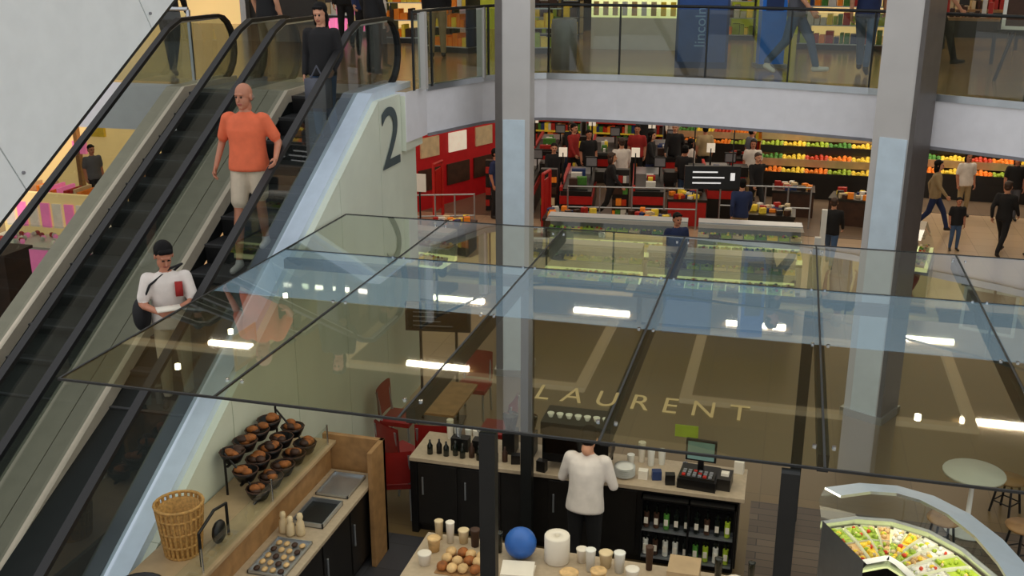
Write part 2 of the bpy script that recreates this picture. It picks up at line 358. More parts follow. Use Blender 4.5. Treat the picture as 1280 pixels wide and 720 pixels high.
for x,y,h in ((-4.42,7.97,.22),(-4.33,7.94,.2),(-4.24,7.97,.23)):
    b.lathe((x,y,.962),[(0,0),(.04,0),(.045,.02),(.038,h*.6),(.024,h*.7),(.032,h*.85),(.025,h),(0,h+.01)],'cream',12)
b.done()
b=B('wicker_basket'); 
for k in range(24):
    a=2*math.pi*k/24
    b.cyl((-4.84+.15*math.cos(a),6.95+.15*math.sin(a),1.31),(-4.84+.20*math.cos(a),6.95+.20*math.sin(a),1.78),.014,'wicker',seg=6)
for z,r in ((1.31,.15),(1.42,.163),(1.55,.177),(1.68,.19),(1.78,.205)):
    pts=[(-4.84+r*math.cos(t),6.95+r*math.sin(t),z) for t in np.linspace(0,2*math.pi,21)]
    b.tube(pts,.014,'wicker',6)
b.lathe((-4.84,6.95,1.302),[(0,0),(.145,0),(.19,.44),(.18,.44),(.14,.02),(0,.02)],'wicker',20)
b.done()
b=B('bag_holder_frame'); b.tube([(-4.56,6.78,1.30),(-4.56,6.78,1.62),(-4.60,7.1,1.66),(-4.60,7.3,1.62),(-4.6,7.3,1.30)],.014,'black'); b.ell((-4.6,7.15,1.42),(.05,.1,.11),'black'); b.done()
b=B('serving_bowl'); b.lathe((-4.75,6.15,1.30),[(.08,0),(.12,.02),(.2,.1),(.22,.17),(.205,.17),(.18,.1),(.1,.035),(0,.03)],'black',20); b.done()
e=empty('tiered_bread_stand')
c=B('frame')
for y in (7.95,9.0):
    c.tube([(-4.98,y,1.3),(-4.98,y,1.8)],.012,'black'); c.tube([(-4.6,y,1.3),(-4.98,y,1.75)],.01,'black')
c.done(parent=e)
c=B('bread_baskets')
for z,x,n,off in ((1.32,-4.64,5,0),(1.46,-4.80,5,.06),(1.62,-4.95,4,.1)):
    for i in range(n):
        y=7.95+off+i*.25
        c.lathe((x,y,z),[(0,0),(.08,0),(.115,.07),(.125,.10),(.112,.10),(.07,.02),(0,.02)],'black',14)
        c.tube([(x+.12*math.cos(t),y+.12*math.sin(t),z+.10) for t in np.linspace(0,2*math.pi,13)],.008,'brown_dark',5)
        for k in range(5): c.ell((x+U(-.05,.05),y+U(-.05,.05),z+.09+U(0,.04)),(.06,.045,.035),'brown_dark' if k%2 else 'bread',seg=8,rings=5)
        c.box(x-.01,x+.01,y-.11,y+.11,z-.02,z,'black')
c.done(parent=e)
b=B('menu_card_holder'); b.box(-5.115,-5.10,8.5,8.95,2.35,2.72,'paper'); b.box(-5.10,-5.096,8.54,8.91,2.4,2.67,'white'); b.done()
# ---------------------------------------------------------------- cafe: middle counter
e=empty('bar_counter')
c=B('cabinet'); c.box(-3.75,-.2,9.82,10.4,.1,.92,'cabinet_dark'); c.box(-3.72,-.23,9.86,10.36,.012,.1,'black')
for i in range(5):
    x=-3.72+i*.5
    if i==2: continue
    c.box(x,x+.46,9.80,9.82,.14,.88,'cabinet_dark'); c.box(x+.05,x+.07,9.785,9.80,.5,.72,'steel')
c.box(-3.8,-.15,9.76,10.44,.92,.965,'counter_top'); c.box(-3.8,-3.72,9.78,10.42,.012,.92,'black')
c.done(parent=e,bevel=.004)
c=B('bottle_fridge'); c.box(-1.2,-.22,9.775,9.80,.14,.88,'black_gloss'); 
for i in range(9):
    for z in (.2,.52):
        x=-1.14+i*.105; c.cyl((x,9.74,z),(x,9.74,z+.17),.03,random.choice(['green','dark_glass','cream','brown_dark','lime','white']),seg=8); c.cyl((x,9.74,z+.17),(x,9.74,z+.24),.012,'dark_glass',seg=6); c.box(x-.02,x+.02,9.705,9.712,z+.05,z+.12,'paper')
for z in (.17,.49): c.box(-1.2,-.22,9.69,9.78,z,z+.015,'steel')
for x in (-1.2,-.71,-.24): c.box(x,x+.02,9.68,9.78,.14,.88,'black')
c.box(-1.2,-.22,9.68,9.78,.86,.88,'black')
c.done(parent=e)
def espresso(x,y,rz=0):
    b=B('espresso_machine'); b.box(-.36,.36,-.22,.24,.10,.20,'black'); b.box(-.36,.36,.02,.24,.2,.46,'black_gloss'); b.box(-.38,.38,-.2,.25,.42,.54,'black'); b.box(-.38,.38,-.2,.25,.54,.56,'dark_steel'); b.box(-.34,.34,-.21,.0,.085,.105,'chrome')
    for sx in (-.33,.33):
        for sy in (-.17,.2): b.cyl((sx,sy,0),(sx,sy,.1),.02,'black',seg=8)
    for sx in (-.18,.18):
        b.cyl((sx,-.1,.34),(sx,-.1,.42),.045,'chrome'); b.cyl((sx,-.12,.35),(sx,-.28,.33),.014,'black',seg=8); b.tube([(sx+.12,-.1,.42),(sx+.13,-.14,.3),(sx+.12,-.15,.2)],.007,'chrome',6)
    for i in range(7): b.lathe((-.3+.1*i,.1,.56),[(.02,0),(.04,.05),(.036,.05),(0,.01)],'white',10)
    b.done(loc=(x,y,.965),rz=rz)
espresso(-1.95,10.12,180)
b=B('cash_register'); b.box(-.20,.20,-.18,.2,0,.11,'black'); b.box(-.18,.18,-.16,.02,.11,.135,'cabinet_dark')
for i in range(6):
    for j in range(3): b.box(-.16+i*.055,-.125+i*.055,-.14+j*.05,-.105+j*.05,.135,.15,'grey' if (i+j)%4 else 'red')
b.box(-.03,.03,.08,.13,.11,.24,'black'); b.box(-.16,.16,.06,.10,.22,.46,'black'); b.box(-.14,.14,.052,.06,.24,.44,'screen'); b.box(.2,.34,-.1,.15,0,.13,'cabinet_dark'); b.box(.23,.31,-.02,.05,.13,.16,'paper')
b.done(loc=(-.64,10.0,.965),rz=-4)
b=B('coffee_grinder')
for dx in (0,.22):
    b.box(dx-.07,dx+.07,-.1,.1,0,.25,'black'); b.lathe((dx,0,.25),[(.05,0),(.09,.18),(.09,.2),(0,.2)],'dark_glass',12)
b.done(loc=(-2.75,10.2,.965))
b=B('takeaway_cup_stacks')
for i in range(9):
    x=-3.5+i*.11+(.0 if i<5 else 1.55); y=10.32-(.06 if i%2 else 0)
    h=U(.1,.24); b.cyl((x,y,.966),(x,y,.966+h),.032,'white' if i%3 else 'paper',r2=.042,seg=10)
b.done()
b=B('bottle_row')
for i in range(10):
    x=-3.60+i*.095; m=random.choice(['dark_glass','dark_glass','brown_dark','black']); b.lathe((x,9.90+.04*(i%2),.966),[(0,0),(.033,0),(.033,.10),(.012,.14),(.012,.17),(0,.17)],m,10)
b.done()
b=B('black_utensil_tub')
for x,y in ((-3.3,10.09),(-3.05,10.09)):
    b.box(x-.1,x+.1,y-.06,y+.06,.966,1.12,'black')
    for k in range(5): b.cyl((x+U(-.06,.06),y+U(-.03,.03),1.12),(x+U(-.08,.08),y+U(-.05,.05),1.24),.008,'steel',seg=6)
b.done()
b=B('plate_stack')
for k in range(7): b.lathe((-1.42,9.95,.967+k*.016),[(0,0),(.06,0),(.11,.02),(.115,.022),(.06,.008),(0,.008)],'white',16)
b.done()
b=B('napkin_boxes')
for x,y,m in ((-1.22,9.95,'paper'),(-1.08,9.97,'navy'),(-.93,9.9,'black'),(-.24,10.34,'paper'),(-2.62,9.93,'black'),(-2.3,9.83,'cabinet_dark')): b.box(x-.05,x+.05,y-.04,y+.04,.966,.966+U(.06,.14),m,rz=U(-15,15))
b.done()
b=B('price_card_stand'); b.box(-.95,-.70,10.40,10.41,1.28,1.42,'lime'); b.cyl((-.82,10.405,.966),(-.82,10.405,1.28),.006,'chrome',seg=6); b.cyl((-.82,10.40,.966),(-.82,10.40,.975),.03,'chrome'); b.done()
# ---------------------------------------------------------------- cafe: front counter
e=empty('display_counter')
c=B('cabinet'); c.box(-2.95,.55,7.35,8.1,.1,1.05,'cabinet_dark'); c.box(-2.9,.5,7.4,8.05,.012,.1,'black'); c.box(-3.0,.6,7.3,8.14,1.05,1.09,'counter_top')
for i in range(7): c.box(-2.92+i*.49,-2.46+i*.49,8.1,8.115,.14,1.0,'wood')
c.done(parent=e,bevel=.004)
b=B('beach_ball'); b.ell((-2.05,7.95,1.235),.145,'blue_ball',seg=20,rings=14); b.done()
b=B('paper_towel_roll'); b.lathe((-1.72,7.98,1.092),[(.02,0),(.11,0),(.115,.01),(.115,.25),(.11,.26),(.03,.26),(.025,.2),(0,.2)],'paper',20); b.done()
b=B('bread_roll_pile')
b.box(-2.72,-2.30,7.5,7.85,1.091,1.10,'wood')
for i in range(12): b.ell((-2.66+.095*(i%4)+U(-.01,.01),7.57+.12*(i//4)+U(-.02,.02),1.135),(.05,.06,.04),'bun' if i%3 else 'bread',seg=10,rings=6)
b.done()
b=B('takeaway_tubs')
for x,y,h,r,m in ((-2.86,8.05,.18,.04,'cream'),(-2.74,8.02,.2,.04,'paper'),(-2.62,8.05,.12,.05,'cream'),(-2.5,8.02,.16,.045,'brown_dark'),(-2.38,8.04,.12,.055,'cream'),(-2.26,7.98,.19,.035,'dark_glass'),(-2.84,7.85,.12,.06,'bun'),(-2.85,7.62,.1,.06,'paper'),(-1.5,8.02,.12,.05,'paper'),(-1.4,7.9,.2,.045,'white'),(-1.28,8.0,.13,.06,'cream'),(-1.3,7.75,.1,.07,'bun'),(-1.15,7.95,.18,.05,'white'),(-1.02,7.85,.1,.06,'paper'),(-1.55,7.7,.07,.08,'bun'),(-.15,7.95,.08,.07,'paper'),(.1,7.9,.12,.08,'cream'),(.3,8.0,.1,.07,'wood'),(-.3,8.05,.2,.035,'dark_glass'),(-.9,8.05,.22,.035,'brown_dark'),(-.02,8.06,.2,.03,'dark_glass')):
    b.lathe((x,y,1.092),[(0,0),(r*.8,0),(r,h),(r*1.1,h+.01),(r*.9,h+.015),(0,h+.015)],m,12)
b.done()
b=B('paper_bag_stack')
for k in range(6): b.box(-2.12-.005*k,-1.86,7.55,7.78,1.092+k*.012,1.102+k*.012,'paper',rz=U(-8,8)+10)
b.done()
b=B('cardboard_box'); b.box(-.72,-.45,7.8,8.08,1.092,1.26,'wood_top'); b.done()
# ---------------------------------------------------------------- curved deli case
def arc(off,z):
    O=[(.62,9.62),(.95,9.80),(1.3,9.84),(1.62,9.72),(1.9,9.45),(2.12,9.05),(2.26,8.6),(2.34,8.1),(2.38,7.5),(2.38,6.8)]
    out=[]
    for i,p in enumerate(O):
        a=O[max(0,i-1)]; q=O[min(len(O)-1,i+1)]; d=Vector((q[0]-a[0],q[1]-a[1])).normalized(); n=Vector((d.y,-d.x))
        out.append(Vector((p[0]+n.x*off,p[1]+n.y*off,z)))
    return out
e=empty('deli_display_case')
c=B('body')
c.strip(arc(0,0),arc(0,.8),'cream'); c.strip(arc(.75,0),arc(.75,.8),'cabinet_dark'); c.strip(arc(0,.8),arc(.75,.8),'case_lit')
c.strip(arc(-.03,.8),arc(-.03,.9),'steel'); c.strip(arc(-.03,.9),arc(.03,.9),'steel')
c.strip(arc(.72,.8),arc(.80,.92),'steel'); c.strip(arc(.80,.92),arc(.72,.92),'steel'); c.strip(arc(.72,.92),arc(.72,.8),'steel')
for idx in (0,-1):
    A=arc(0,0)[idx];Bq=arc(.75,0)[idx]; c.quad([A,Bq,Bq+Vector((0,0,.92)),A+Vector((0,0,.92))],'steel')
c.strip(arc(-.02,1.28),arc(.26,1.34),'brushed_deck'); c.strip(arc(-.02,1.26),arc(.26,1.32),'lamp_soft'); c.strip(arc(-.02,1.28),arc(-.02,1.25),'steel'); c.strip(arc(.26,1.34),arc(.26,1.31),'steel')
c.done(parent=e)
c=B('curved_glass')
c.strip(arc(-.02,.9),arc(-.10,1.1),'case_glass',True); c.strip(arc(-.10,1.1),arc(-.02,1.28),'case_glass',True)
c.done(parent=e)
c=B('food_trays')
P0=arc(.08,.82);P1=arc(.38,.84);P2=arc(.68,.82)
for A,Bq,k in ((P0,P1,0),(P1,P2,1)):
    for i in range(len(A)-1):
        for h in (0,.5):
            a=A[i].lerp(A[i+1],h+.05);b_=A[i].lerp(A[i+1],h+.45);c_=Bq[i].lerp(Bq[i+1],h+.45);d_=Bq[i].lerp(Bq[i+1],h+.05)
            m=random.choice(['salad','salad','yellow','cream','bun','lime','case_lit','white','salad'])
            z=Vector((0,0,.05)); c.add([a,b_,c_,d_,a+z,b_+z,c_+z,d_+z],[(0,1,5,4),(1,2,6,5),(2,3,7,6),(3,0,4,7)],'white')
            z=Vector((0,0,.03)); c.quad([a+z,b_+z,c_+z,d_+z],m)
            for q in range(10):
                p=a.lerp(b_,U(.1,.9)).lerp(d_.lerp(c_,U(.1,.9)),U(.1,.9)); c.ell(p+Vector((0,0,.045)),(U(.015,.03),U(.015,.03),.02),m if q%3 else random.choice(['tomato','yellow','lime','cream','salad']),seg=6,rings=4)
c.done(parent=e)
b=B('cafe_table'); b.lathe((2.3,11.45,0),[(0,.012),(.24,.012),(.25,.03),(.03,.05),(.025,.7),(.05,.72),(.33,.725),(.335,.745),(.33,.755),(0,.755)],'white',24); b.done()
def stool(x,y,rz,m='wood'):
    b=B('bar_stool'); b.lathe((0,0,.42),[(0,0),(.16,0),(.18,.015),(.18,.035),(0,.045)],m,16)
    for i in range(4):
        a=math.pi/4+i*math.pi/2; b.cyl((.11*math.cos(a),.11*math.sin(a),.42),(.17*math.cos(a),.17*math.sin(a),0.012),.014,'black',seg=8)
    b.tube([(.15*math.cos(t),.15*math.sin(t),.16) for t in np.linspace(math.pi/4,math.pi*2.25,5)],.009,'black',6); b.done(loc=(x,y,0),rz=rz)
stool(1.95,10.85,10); stool(2.75,10.9,30); stool(2.8,12.0,50)
def chair(x,y,rz):
    b=B('dining_chair'); b.box(-.22,.22,-.2,.2,.41,.47,'chair_red'); 
    for sx in (-.19,.19): b.cyl((sx,-.18,.43),(sx*1.05,-.2,.011),.016,'steel',seg=8); b.tube([(sx*1.05,.22,.011),(sx,.18,.45),(sx,.24,.86)],.016,'steel')
    vs=[(x_,.18+.04*math.cos(x_*5)+.05*(z-.55),z) for z in (.50,.7,.90) for x_ in (-.22,-.1,0,.1,.22)]
    b.add(vs,[(r*5+i,r*5+i+1,r*5+i+6,r*5+i+5) for r in range(2) for i in range(4)],'chair_red',True)
    b.add([(v[0],v[1]+.02,v[2]) for v in vs],[(r*5+i,r*5+i+5,r*5+i+6,r*5+i+1) for r in range(2) for i in range(4)],'chair_red',True)
    b.done(loc=(x,y,0),rz=rz)
for x,y,r in ((-4.15,10.15,200),(-4.30,10.80,150),(-4.68,11.75,90),(-3.35,11.75,-90),(-4.05,13.0,0),(-3.9,10.95,190)): chair(x,y,r)
b=B('dining_table')
b.box(-4.22,-3.80,11.35,12.4,.72,.75,'wood'); b.cyl((-4.0,11.9,.011),(-4.0,11.9,.72),.03,'black'); b.lathe((-4.0,11.9,0),[(0,.011),(.2,.011),(.2,.03),(0,.05)],'black'); b.done()
b=B('menu_display_sign'); b.box(-.45,.45,-.04,.04,1.35,1.75,'black'); b.box(-.41,.41,-.045,-.04,1.39,1.71,'black_gloss'); b.cyl((-.25,0,.011),(-.25,0,1.35),.02,'black'); b.cyl((.25,0,.011),(.25,0,1.35),.02,'black'); b.box(-.35,.35,-.15,.15,.011,.03,'black')
for i in range(4): b.box(-.34,-.34+U(.3,.6),-.048,-.045,1.62-.065*i,1.635-.065*i,'grey')
b.done(loc=(-4.45,12.7,0),rz=8)

# ---------------------------------------------------------------- lower level shops
def prods(b,x0,x1,y,z,dep,hmax,step=.11):
    x=x0
    while x<x1-.05:
        w=U(.06,.14); h=U(.5,.95)*hmax; m=random.choice(['red','yellow','green','navy','white','orange','cream','brown_dark','tomato','brown_dark','grey','cabinet_dark'])
        b.box(x,min(x1,x+w),y,y+dep,z,z+h,m); x+=w+.008
def shelf(x,y,w,rz=0,h=1.9,levels=5):
    b=B('supermarket_shelf'); b.box(-w/2,w/2,-.02,.02,0,h,'wall_dark'); 
    for s_ in (-w/2,w/2): b.box(s_-.02,s_+.02,-.4,.4,0,h,'grey')
    for k in range(levels):
        z=.12+k*(h-.15)/levels; b.box(-w/2,w/2,-.4,.4,z-.03,z,'grey'); 
        prods(b,-w/2+.03,w/2-.03,-.38,z,.3,(h-.15)/levels*.9)
        b.box(-w/2,w/2,-.41,-.4,z-.05,z+.01,'yellow' if k%2 else 'red')
    b.box(-w/2,w/2,-.42,.42,h,h+.2,'red_wall' if random.random()<.4 else 'wall_dark')
    b.done(loc=(x,y,0),rz=rz)
for x in (-11,-8.2,-5.4,-2.6,.2,3.0,5.8,8.6): shelf(x,35.2,2.6)
for x in (-9.5,-6.5,-3.5,-.5): shelf(x,37.5,2.6,h=2.2)
for x in (3.6,6.4,9.2): shelf(x,32.6,2.5,h=1.7)
def produce(x,y,w,rows=4,rz=0):
    b=B('produce_stand'); b.box(-w/2,w/2,0,.9+rows*.42,0,.55,'cabinet_dark'); nb=max(3,int(w/.55))
    for r in range(rows):
        y0=r*.5; z=.62+r*.27
        b.box(-w/2,w/2,y0,y0+.55,z-.1,z,'green' if r%2 else 'wood')
        b.box(-w/2,w/2,y0-.02,y0,z-.12,z+.08,'wood_top' if r%2 else 'cabinet_dark')
        for k in range(nb):
            m=['orange','lime','yellow','green','orange','yellow','lime','tomato','yellow'][(k*2+r*3)%9]; xa=-w/2+k*w/nb; bw=w/nb
            b.box(xa-.01,xa+.01,y0,y0+.5,z,z+.1,'wood_top')
            nx=max(2,int(bw/.1))
            for i in range(nx):
                for j in range(5):
                    b.ell((xa+.06+i*(bw-.1)/max(1,nx-1)+U(-.01,.01),y0+.05+j*.1,z+.06+.04*math.sin(i*1.3+j)),.06,m,seg=6,rings=4)
    b.box(-w/2,w/2,rows*.5+.05,rows*.5+.12,0,.62+rows*.28,'wood')
    for k in range(nb): b.box(-w/2+k*w/nb+.1,-w/2+k*w/nb+.4,rows*.5,rows*.5+.03,.7+rows*.28,.95+rows*.28,random.choice(['yellow','white','orange']))
    b.done(loc=(x,y,0),rz=rz)
produce(.75,28.4,3.0,5); produce(4.9,29.2,3.2,4,-4); produce(8.4,28.6,2.8,4,-4); produce(.7,32.0,3.0,3); produce(-2.3,32.4,2.2,3)
def checkout(x,y,rz=0,num='1'):
    e=empty('checkout_counter',(x,y,0)); e.rotation_euler=(0,0,math.radians(rz))
    b=B('body'); b.box(-.45,.3,-1.5,1.5,0,.82,'cabinet_dark'); b.box(-.47,.32,-1.52,1.52,.5,.7,'red_paint'); b.box(-.4,.2,-1.4,.4,.82,.85,'black'); b.box(-.4,.2,.5,1.45,.82,.84,'steel'); b.box(-.47,-.40,-1.5,1.5,.82,.92,'red_paint')
    b.box(.3,.65,0,.5,.75,1.0,'cabinet_dark'); b.box(.05,.35,.35,.4,1.05,1.32,'black'); b.box(.07,.33,.34,.35,1.08,1.29,'grey'); b.cyl((.2,.38,.82),(.2,.38,1.05),.02,'black')
    b.cyl((-.42,-1.2,.82),(-.42,-1.2,1.7),.025,'dark_steel'); b.box(-.52,-.32,-1.22,-1.18,1.6,1.82,'screen_lit')
    for k in range(5): b.box(-.3+U(0,.3),-.2+U(.1,.35),-1.2+k*.3,-1.05+k*.3,.85,.85+U(.06,.22),random.choice(['yellow','red','white','green','navy','brown_dark']))
    b.box(-.95,-.55,-1.3,-1.1,0,1.3,'cabinet_dark'); 
    for k in range(4): prods(b,-.94,-.56,-1.38,.15+k*.28,.08,.2)
    b.done(parent=e)
for i,(x,y) in enumerate(((-6.6,26.3),(-5.0,25.6),(-3.3,26.0),(-1.6,27.1),(-6.9,30.5),(-5.2,30.4),(-3.5,30.4))): checkout(x,y,8)
def bin_(x,y,w,m,rz=0):
    b=B('bargain_bin'); b.box(-w/2,w/2,-.4,.4,0,.6,m); b.box(-w/2-.02,w/2+.02,-.42,.42,.6,.66,'cabinet_dark')
    for i in range(22): 
        x_,y_=U(-w/2+.08,w/2-.08),U(-.32,.32); b.box(x_-.07,x_+.07,y_-.05,y_+.05,.66,.66+U(.05,.16),random.choice(['red','brown_dark','cream','yellow','cabinet_dark','white','navy','orange']),rz=U(0,90))
    b.done(loc=(x,y,0),rz=rz)
for t in ((-4.6,22.4,1.2,'brown_dark',5),(-2.9,22.6,1.0,'brown_dark',10),(-7.0,21.0,.9,'cabinet_dark',0),(-.3,23.9,1.1,'cabinet_dark',0),(1.6,26.0,1.0,'brown_dark',-10),(-2.3,25.0,.9,'red_paint',8),(.2,26.6,1.0,'brown_dark',0),(6.6,25.4,1.2,'cabinet_dark',0),(-1.2,30.6,1.0,'red_paint',0)): bin_(*t)
b=B('wall_red'); b.box(0,5.6,0,.15,0,3.3,'red_wall')
for i in range(3):
    for j in range(2): b.box(2.3+i*1.1,3.0+i*1.1,-.04,0,1.35+j*.75,1.85+j*.75,'screen_lit' if (i+j)%2 else 'cream')
    b.box(2.2+i*1.1,3.1+i*1.1,-.05,-.01,.5,1.05,'brown_dark')
b.done(loc=(-9.8,22.3,0),rz=68)
b=B('security_gate')
for x,y in ((-6.0,22.7),(-5.4,22.9),(-8.2,23.3)):
    b.tube([(x,y,0),(x,y,1.45),(x+.05,y+.5,1.45),(x+.05,y+.5,0)],.04,'red_paint'); b.box(x+.01,x+.04,y+.04,y+.46,.3,1.3,'red_paint')
b.done()
b=B('queue_railing')
for x0,y0,x1,y1 in ((-8.6,21.8,-6.9,22.4),(-5.0,23.8,-2.0,24.3),(-1.5,24.9,.6,25.1)):
    n=4
    for k in range(n+1):
        x=x0+(x1-x0)*k/n;y=y0+(y1-y0)*k/n; b.cyl((x,y,0),(x,y,1.02),.02,'steel',seg=8)
    for z in (.5,1.0): b.cyl((x0,y0,z),(x1,y1,z),.018,'steel',seg=8)
b.done()
b=B('notice_stand'); b.cyl((-7.9,21.5,0),(-7.9,21.5,1.2),.02,'black'); b.lathe((-7.9,21.5,0),[(0,0),(.18,0),(.18,.02),(0,.03)],'black'); b.box(-8.05,-7.75,21.48,21.52,1.2,1.6,'white'); b.done()
b=B('hanging_direction_sign'); b.box(-.5,.5,-.05,.05,2.2,2.62,'black'); b.cyl((-.35,0,2.62),(-.35,0,3.82),.012,'black',seg=6); b.cyl((.35,0,2.62),(.35,0,3.82),.012,'black',seg=6)
for i in range(3): b.box(-.36,-.36+U(.4,.6),-.054,-.05,2.5-.1*i,2.525-.1*i,'text_white')
b.box(.32,.4,-.054,-.05,2.36,2.5,'text_white'); b.done(loc=(-1.3,18.9,0),rz=12)
def kiosk(x,y,w,rz=0,lit=True,mm=('salad','lime','yellow','cream','green','brown_dark')):
    e=empty('refrigerated_display_case',(x,y,0)); e.rotation_euler=(0,0,math.radians(rz)); b=B('body')
    b.box(-w/2,w/2,-.45,.45,0.0,.6,'cabinet_dark'); b.box(-w/2,w/2,-.46,-.45,.05,.55,'steel'); b.box(-w/2,w/2,-.42,.42,.6,.68,'case_lit'); b.box(-w/2,w/2,.1,.45,1.18,1.22,'steel'); b.box(-w/2,w/2,.42,.45,.6,1.2,'grey')
    b.box(-w/2,w/2,.05,.38,.9,.92,'steel')
    n=int(w/.22)
    for i in range(n):
        xa=-w/2+i*w/n
        for y_,z_ in ((-.36,.68),(-.14,.70),(.1,.92)):
            m=random.choice(mm); b.box(xa+.01,xa+w/n-.01,y_,y_+.19,z_,z_+.05,m)
            for q in range(4): b.ell((xa+U(.04,.18),y_+U(.03,.16),z_+.06),(.03,.03,.025),random.choice(mm+('tomato',)),seg=6,rings=4)
    b.done(parent=e)
    g=B('glass'); g.quad([(-w/2,-.45,.68),(w/2,-.45,.68),(w/2,-.25,1.2),(-w/2,-.25,1.2)],'case_glass'); g.quad([(-w/2,-.25,1.2),(w/2,-.25,1.2),(w/2,.12,1.21),(-w/2,.12,1.21)],'case_glass'); g.done(parent=e)
kiosk(-3.2,20.0,2.8,4); kiosk(-.6,20.2,2.0,4); kiosk(-3.6,17.9,2.4,2); kiosk(-1.0,17.9,2.6,2); kiosk(-7.2,18.2,2.2,-8,mm=('cream','bun','bread','white','yellow')); kiosk(2.4,20.8,1.6,80)
b=B('kiosk_post')
for x,y in ((.75,19.9),(.6,17.8),(-5.1,18.2)): b.box(x-.05,x+.05,y-.05,y+.05,0,1.7,'white')
b.done()
b=B('promotional_banner'); b.box(-1.05,-.6,18.62,18.66,0,1.0,'blue_bright'); b.box(-1.1,-.55,18.55,18.75,0,.03,'grey'); b.done()
e=empty('jewellery_kiosk')
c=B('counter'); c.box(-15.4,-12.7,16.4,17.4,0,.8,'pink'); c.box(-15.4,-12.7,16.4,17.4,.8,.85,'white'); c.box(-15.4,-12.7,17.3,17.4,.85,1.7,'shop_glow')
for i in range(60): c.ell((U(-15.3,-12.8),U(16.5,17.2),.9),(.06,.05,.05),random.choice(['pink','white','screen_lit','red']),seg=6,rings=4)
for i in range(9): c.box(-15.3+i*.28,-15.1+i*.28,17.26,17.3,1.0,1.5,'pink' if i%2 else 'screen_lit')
c.done(parent=e)
c=B('glass'); c.quad([(-15.4,16.4,.85),(-12.7,16.4,.85),(-12.7,16.4,1.3),(-15.4,16.4,1.3)],'case_glass'); c.done(parent=e)
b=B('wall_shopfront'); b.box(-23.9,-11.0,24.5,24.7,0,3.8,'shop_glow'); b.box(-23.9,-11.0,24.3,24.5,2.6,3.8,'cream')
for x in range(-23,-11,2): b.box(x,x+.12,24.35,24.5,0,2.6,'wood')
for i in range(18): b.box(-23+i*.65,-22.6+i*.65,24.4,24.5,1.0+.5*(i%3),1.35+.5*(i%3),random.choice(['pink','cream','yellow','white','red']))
b.done()
b=B('timber_booth'); b.box(-13.8,-12.5,13.9,14.5,0,1.45,'brown_dark'); b.box(-13.85,-12.45,13.85,14.55,0,.15,'black'); b.box(-13.85,-12.45,13.85,14.55,1.45,1.5,'brown_dark'); b.done()
rk=B('sale_display_table'); rk.box(-17.5,-15.5,20,21,.7,.75,'white'); 
for i in range(20): rk.box(-17.4+.09*i,-17.34+.09*i,20.1,20.7,.75,.75+U(.1,.4),random.choice(['pink','red','orange','cream']))
for x in (-17.4,-15.6):
    for y in (20.1,20.9): rk.cyl((x,y,0),(x,y,.7),.03,'grey')
rk.done()

# ---------------------------------------------------------------- upper level shops
b=B('litter_bin'); b.lathe((-3.62,16.75,4.5),[(0,0),(.2,0),(.2,.05),(.21,.05),(.21,.7),(.2,.72),(.2,.78),(.12,.8),(.11,.72),(0,.72)],'grey',20); b.done()
b=B('glass_display_counter'); b.box(-3.9,-2.2,20.5,21.2,4.5,5.1,'white'); b.box(-3.9,-2.2,20.5,21.2,5.1,5.5,'case_lit'); b.box(-3.92,-2.18,20.48,21.22,5.5,5.54,'white')
for i in range(9): b.box(-3.85+i*.185,-3.75+i*.185,20.46,20.5,5.14,5.4,random.choice(['cream','white','yellow','bun']))
b.done()
b=B('advertising_panel'); b.box(-.42,.42,-.08,.08,0,2.2,'navy'); b.box(-.38,.38,-.085,-.08,.1,2.1,'blue')
b.done(loc=(-1.5,17.5,4.5),rz=5)
text('shop_sign','lincoln',(-1.52,17.40,5.15),(90,-90,5),.24,'text_faint')
b=B('information_totem'); b.box(-.2,.2,-.12,.12,0,2.3,'blue_bright'); b.box(-.14,.14,-.125,-.12,.9,1.9,'navy'); b.box(-.25,.25,-.18,.18,0,.06,'grey'); b.done(loc=(-.42,17.9,4.5),rz=15)
b=B('wall_shop_upper')
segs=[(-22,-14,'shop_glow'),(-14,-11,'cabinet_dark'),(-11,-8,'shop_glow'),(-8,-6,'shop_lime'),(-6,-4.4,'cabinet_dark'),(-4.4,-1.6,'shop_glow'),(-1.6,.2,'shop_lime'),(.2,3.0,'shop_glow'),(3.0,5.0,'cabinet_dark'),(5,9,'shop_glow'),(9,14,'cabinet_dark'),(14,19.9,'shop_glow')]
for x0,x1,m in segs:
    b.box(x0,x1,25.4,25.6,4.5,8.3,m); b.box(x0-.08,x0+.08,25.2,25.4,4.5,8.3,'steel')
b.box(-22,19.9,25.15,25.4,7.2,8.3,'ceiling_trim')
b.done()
def rack(x,y,w,rz=0,mm=('red','yellow','green','lime','orange','white','navy','brown_dark'),h=1.5):
    b=B('merchandise_stand'); b.box(-w/2,w/2,-.2,.2,0,.1,'black')
    for s_ in (-w/2,w/2-.04): b.box(s_,s_+.04,-.2,.2,.1,h,'black')
    for k in range(4):
        z=.1+k*(h-.1)/4; b.box(-w/2,w/2,-.2,.2,z,z+.02,'steel')
        x_=-w/2+.05
        while x_<w/2-.12: 
            ww=U(.06,.16); b.box(x_,x_+ww,-.18,.1,z+.02,z+.02+U(.12,.27),random.choice(mm)); x_+=ww+.02
    b.box(-w/2,w/2,-.22,.22,h,h+.04,'black'); b.done(loc=(x,y,4.5),rz=rz)
rack(-5.4,22.8,1.7,mm=('green','lime','yellow','brown_dark')); rack(-4.7,19.4,.9,20,mm=('lime','yellow','green','brown_dark')); rack(.9,21.6,1.8,-5); rack(-7.6,21.0,1.6,mm=('yellow','orange','brown_dark')); rack(-9.6,22.4,1.8,mm=('cream','pink','white')); rack(-1.9,23.5,2.0); rack(-6.3,19.2,1.0,-20,mm=('yellow','orange','white'))
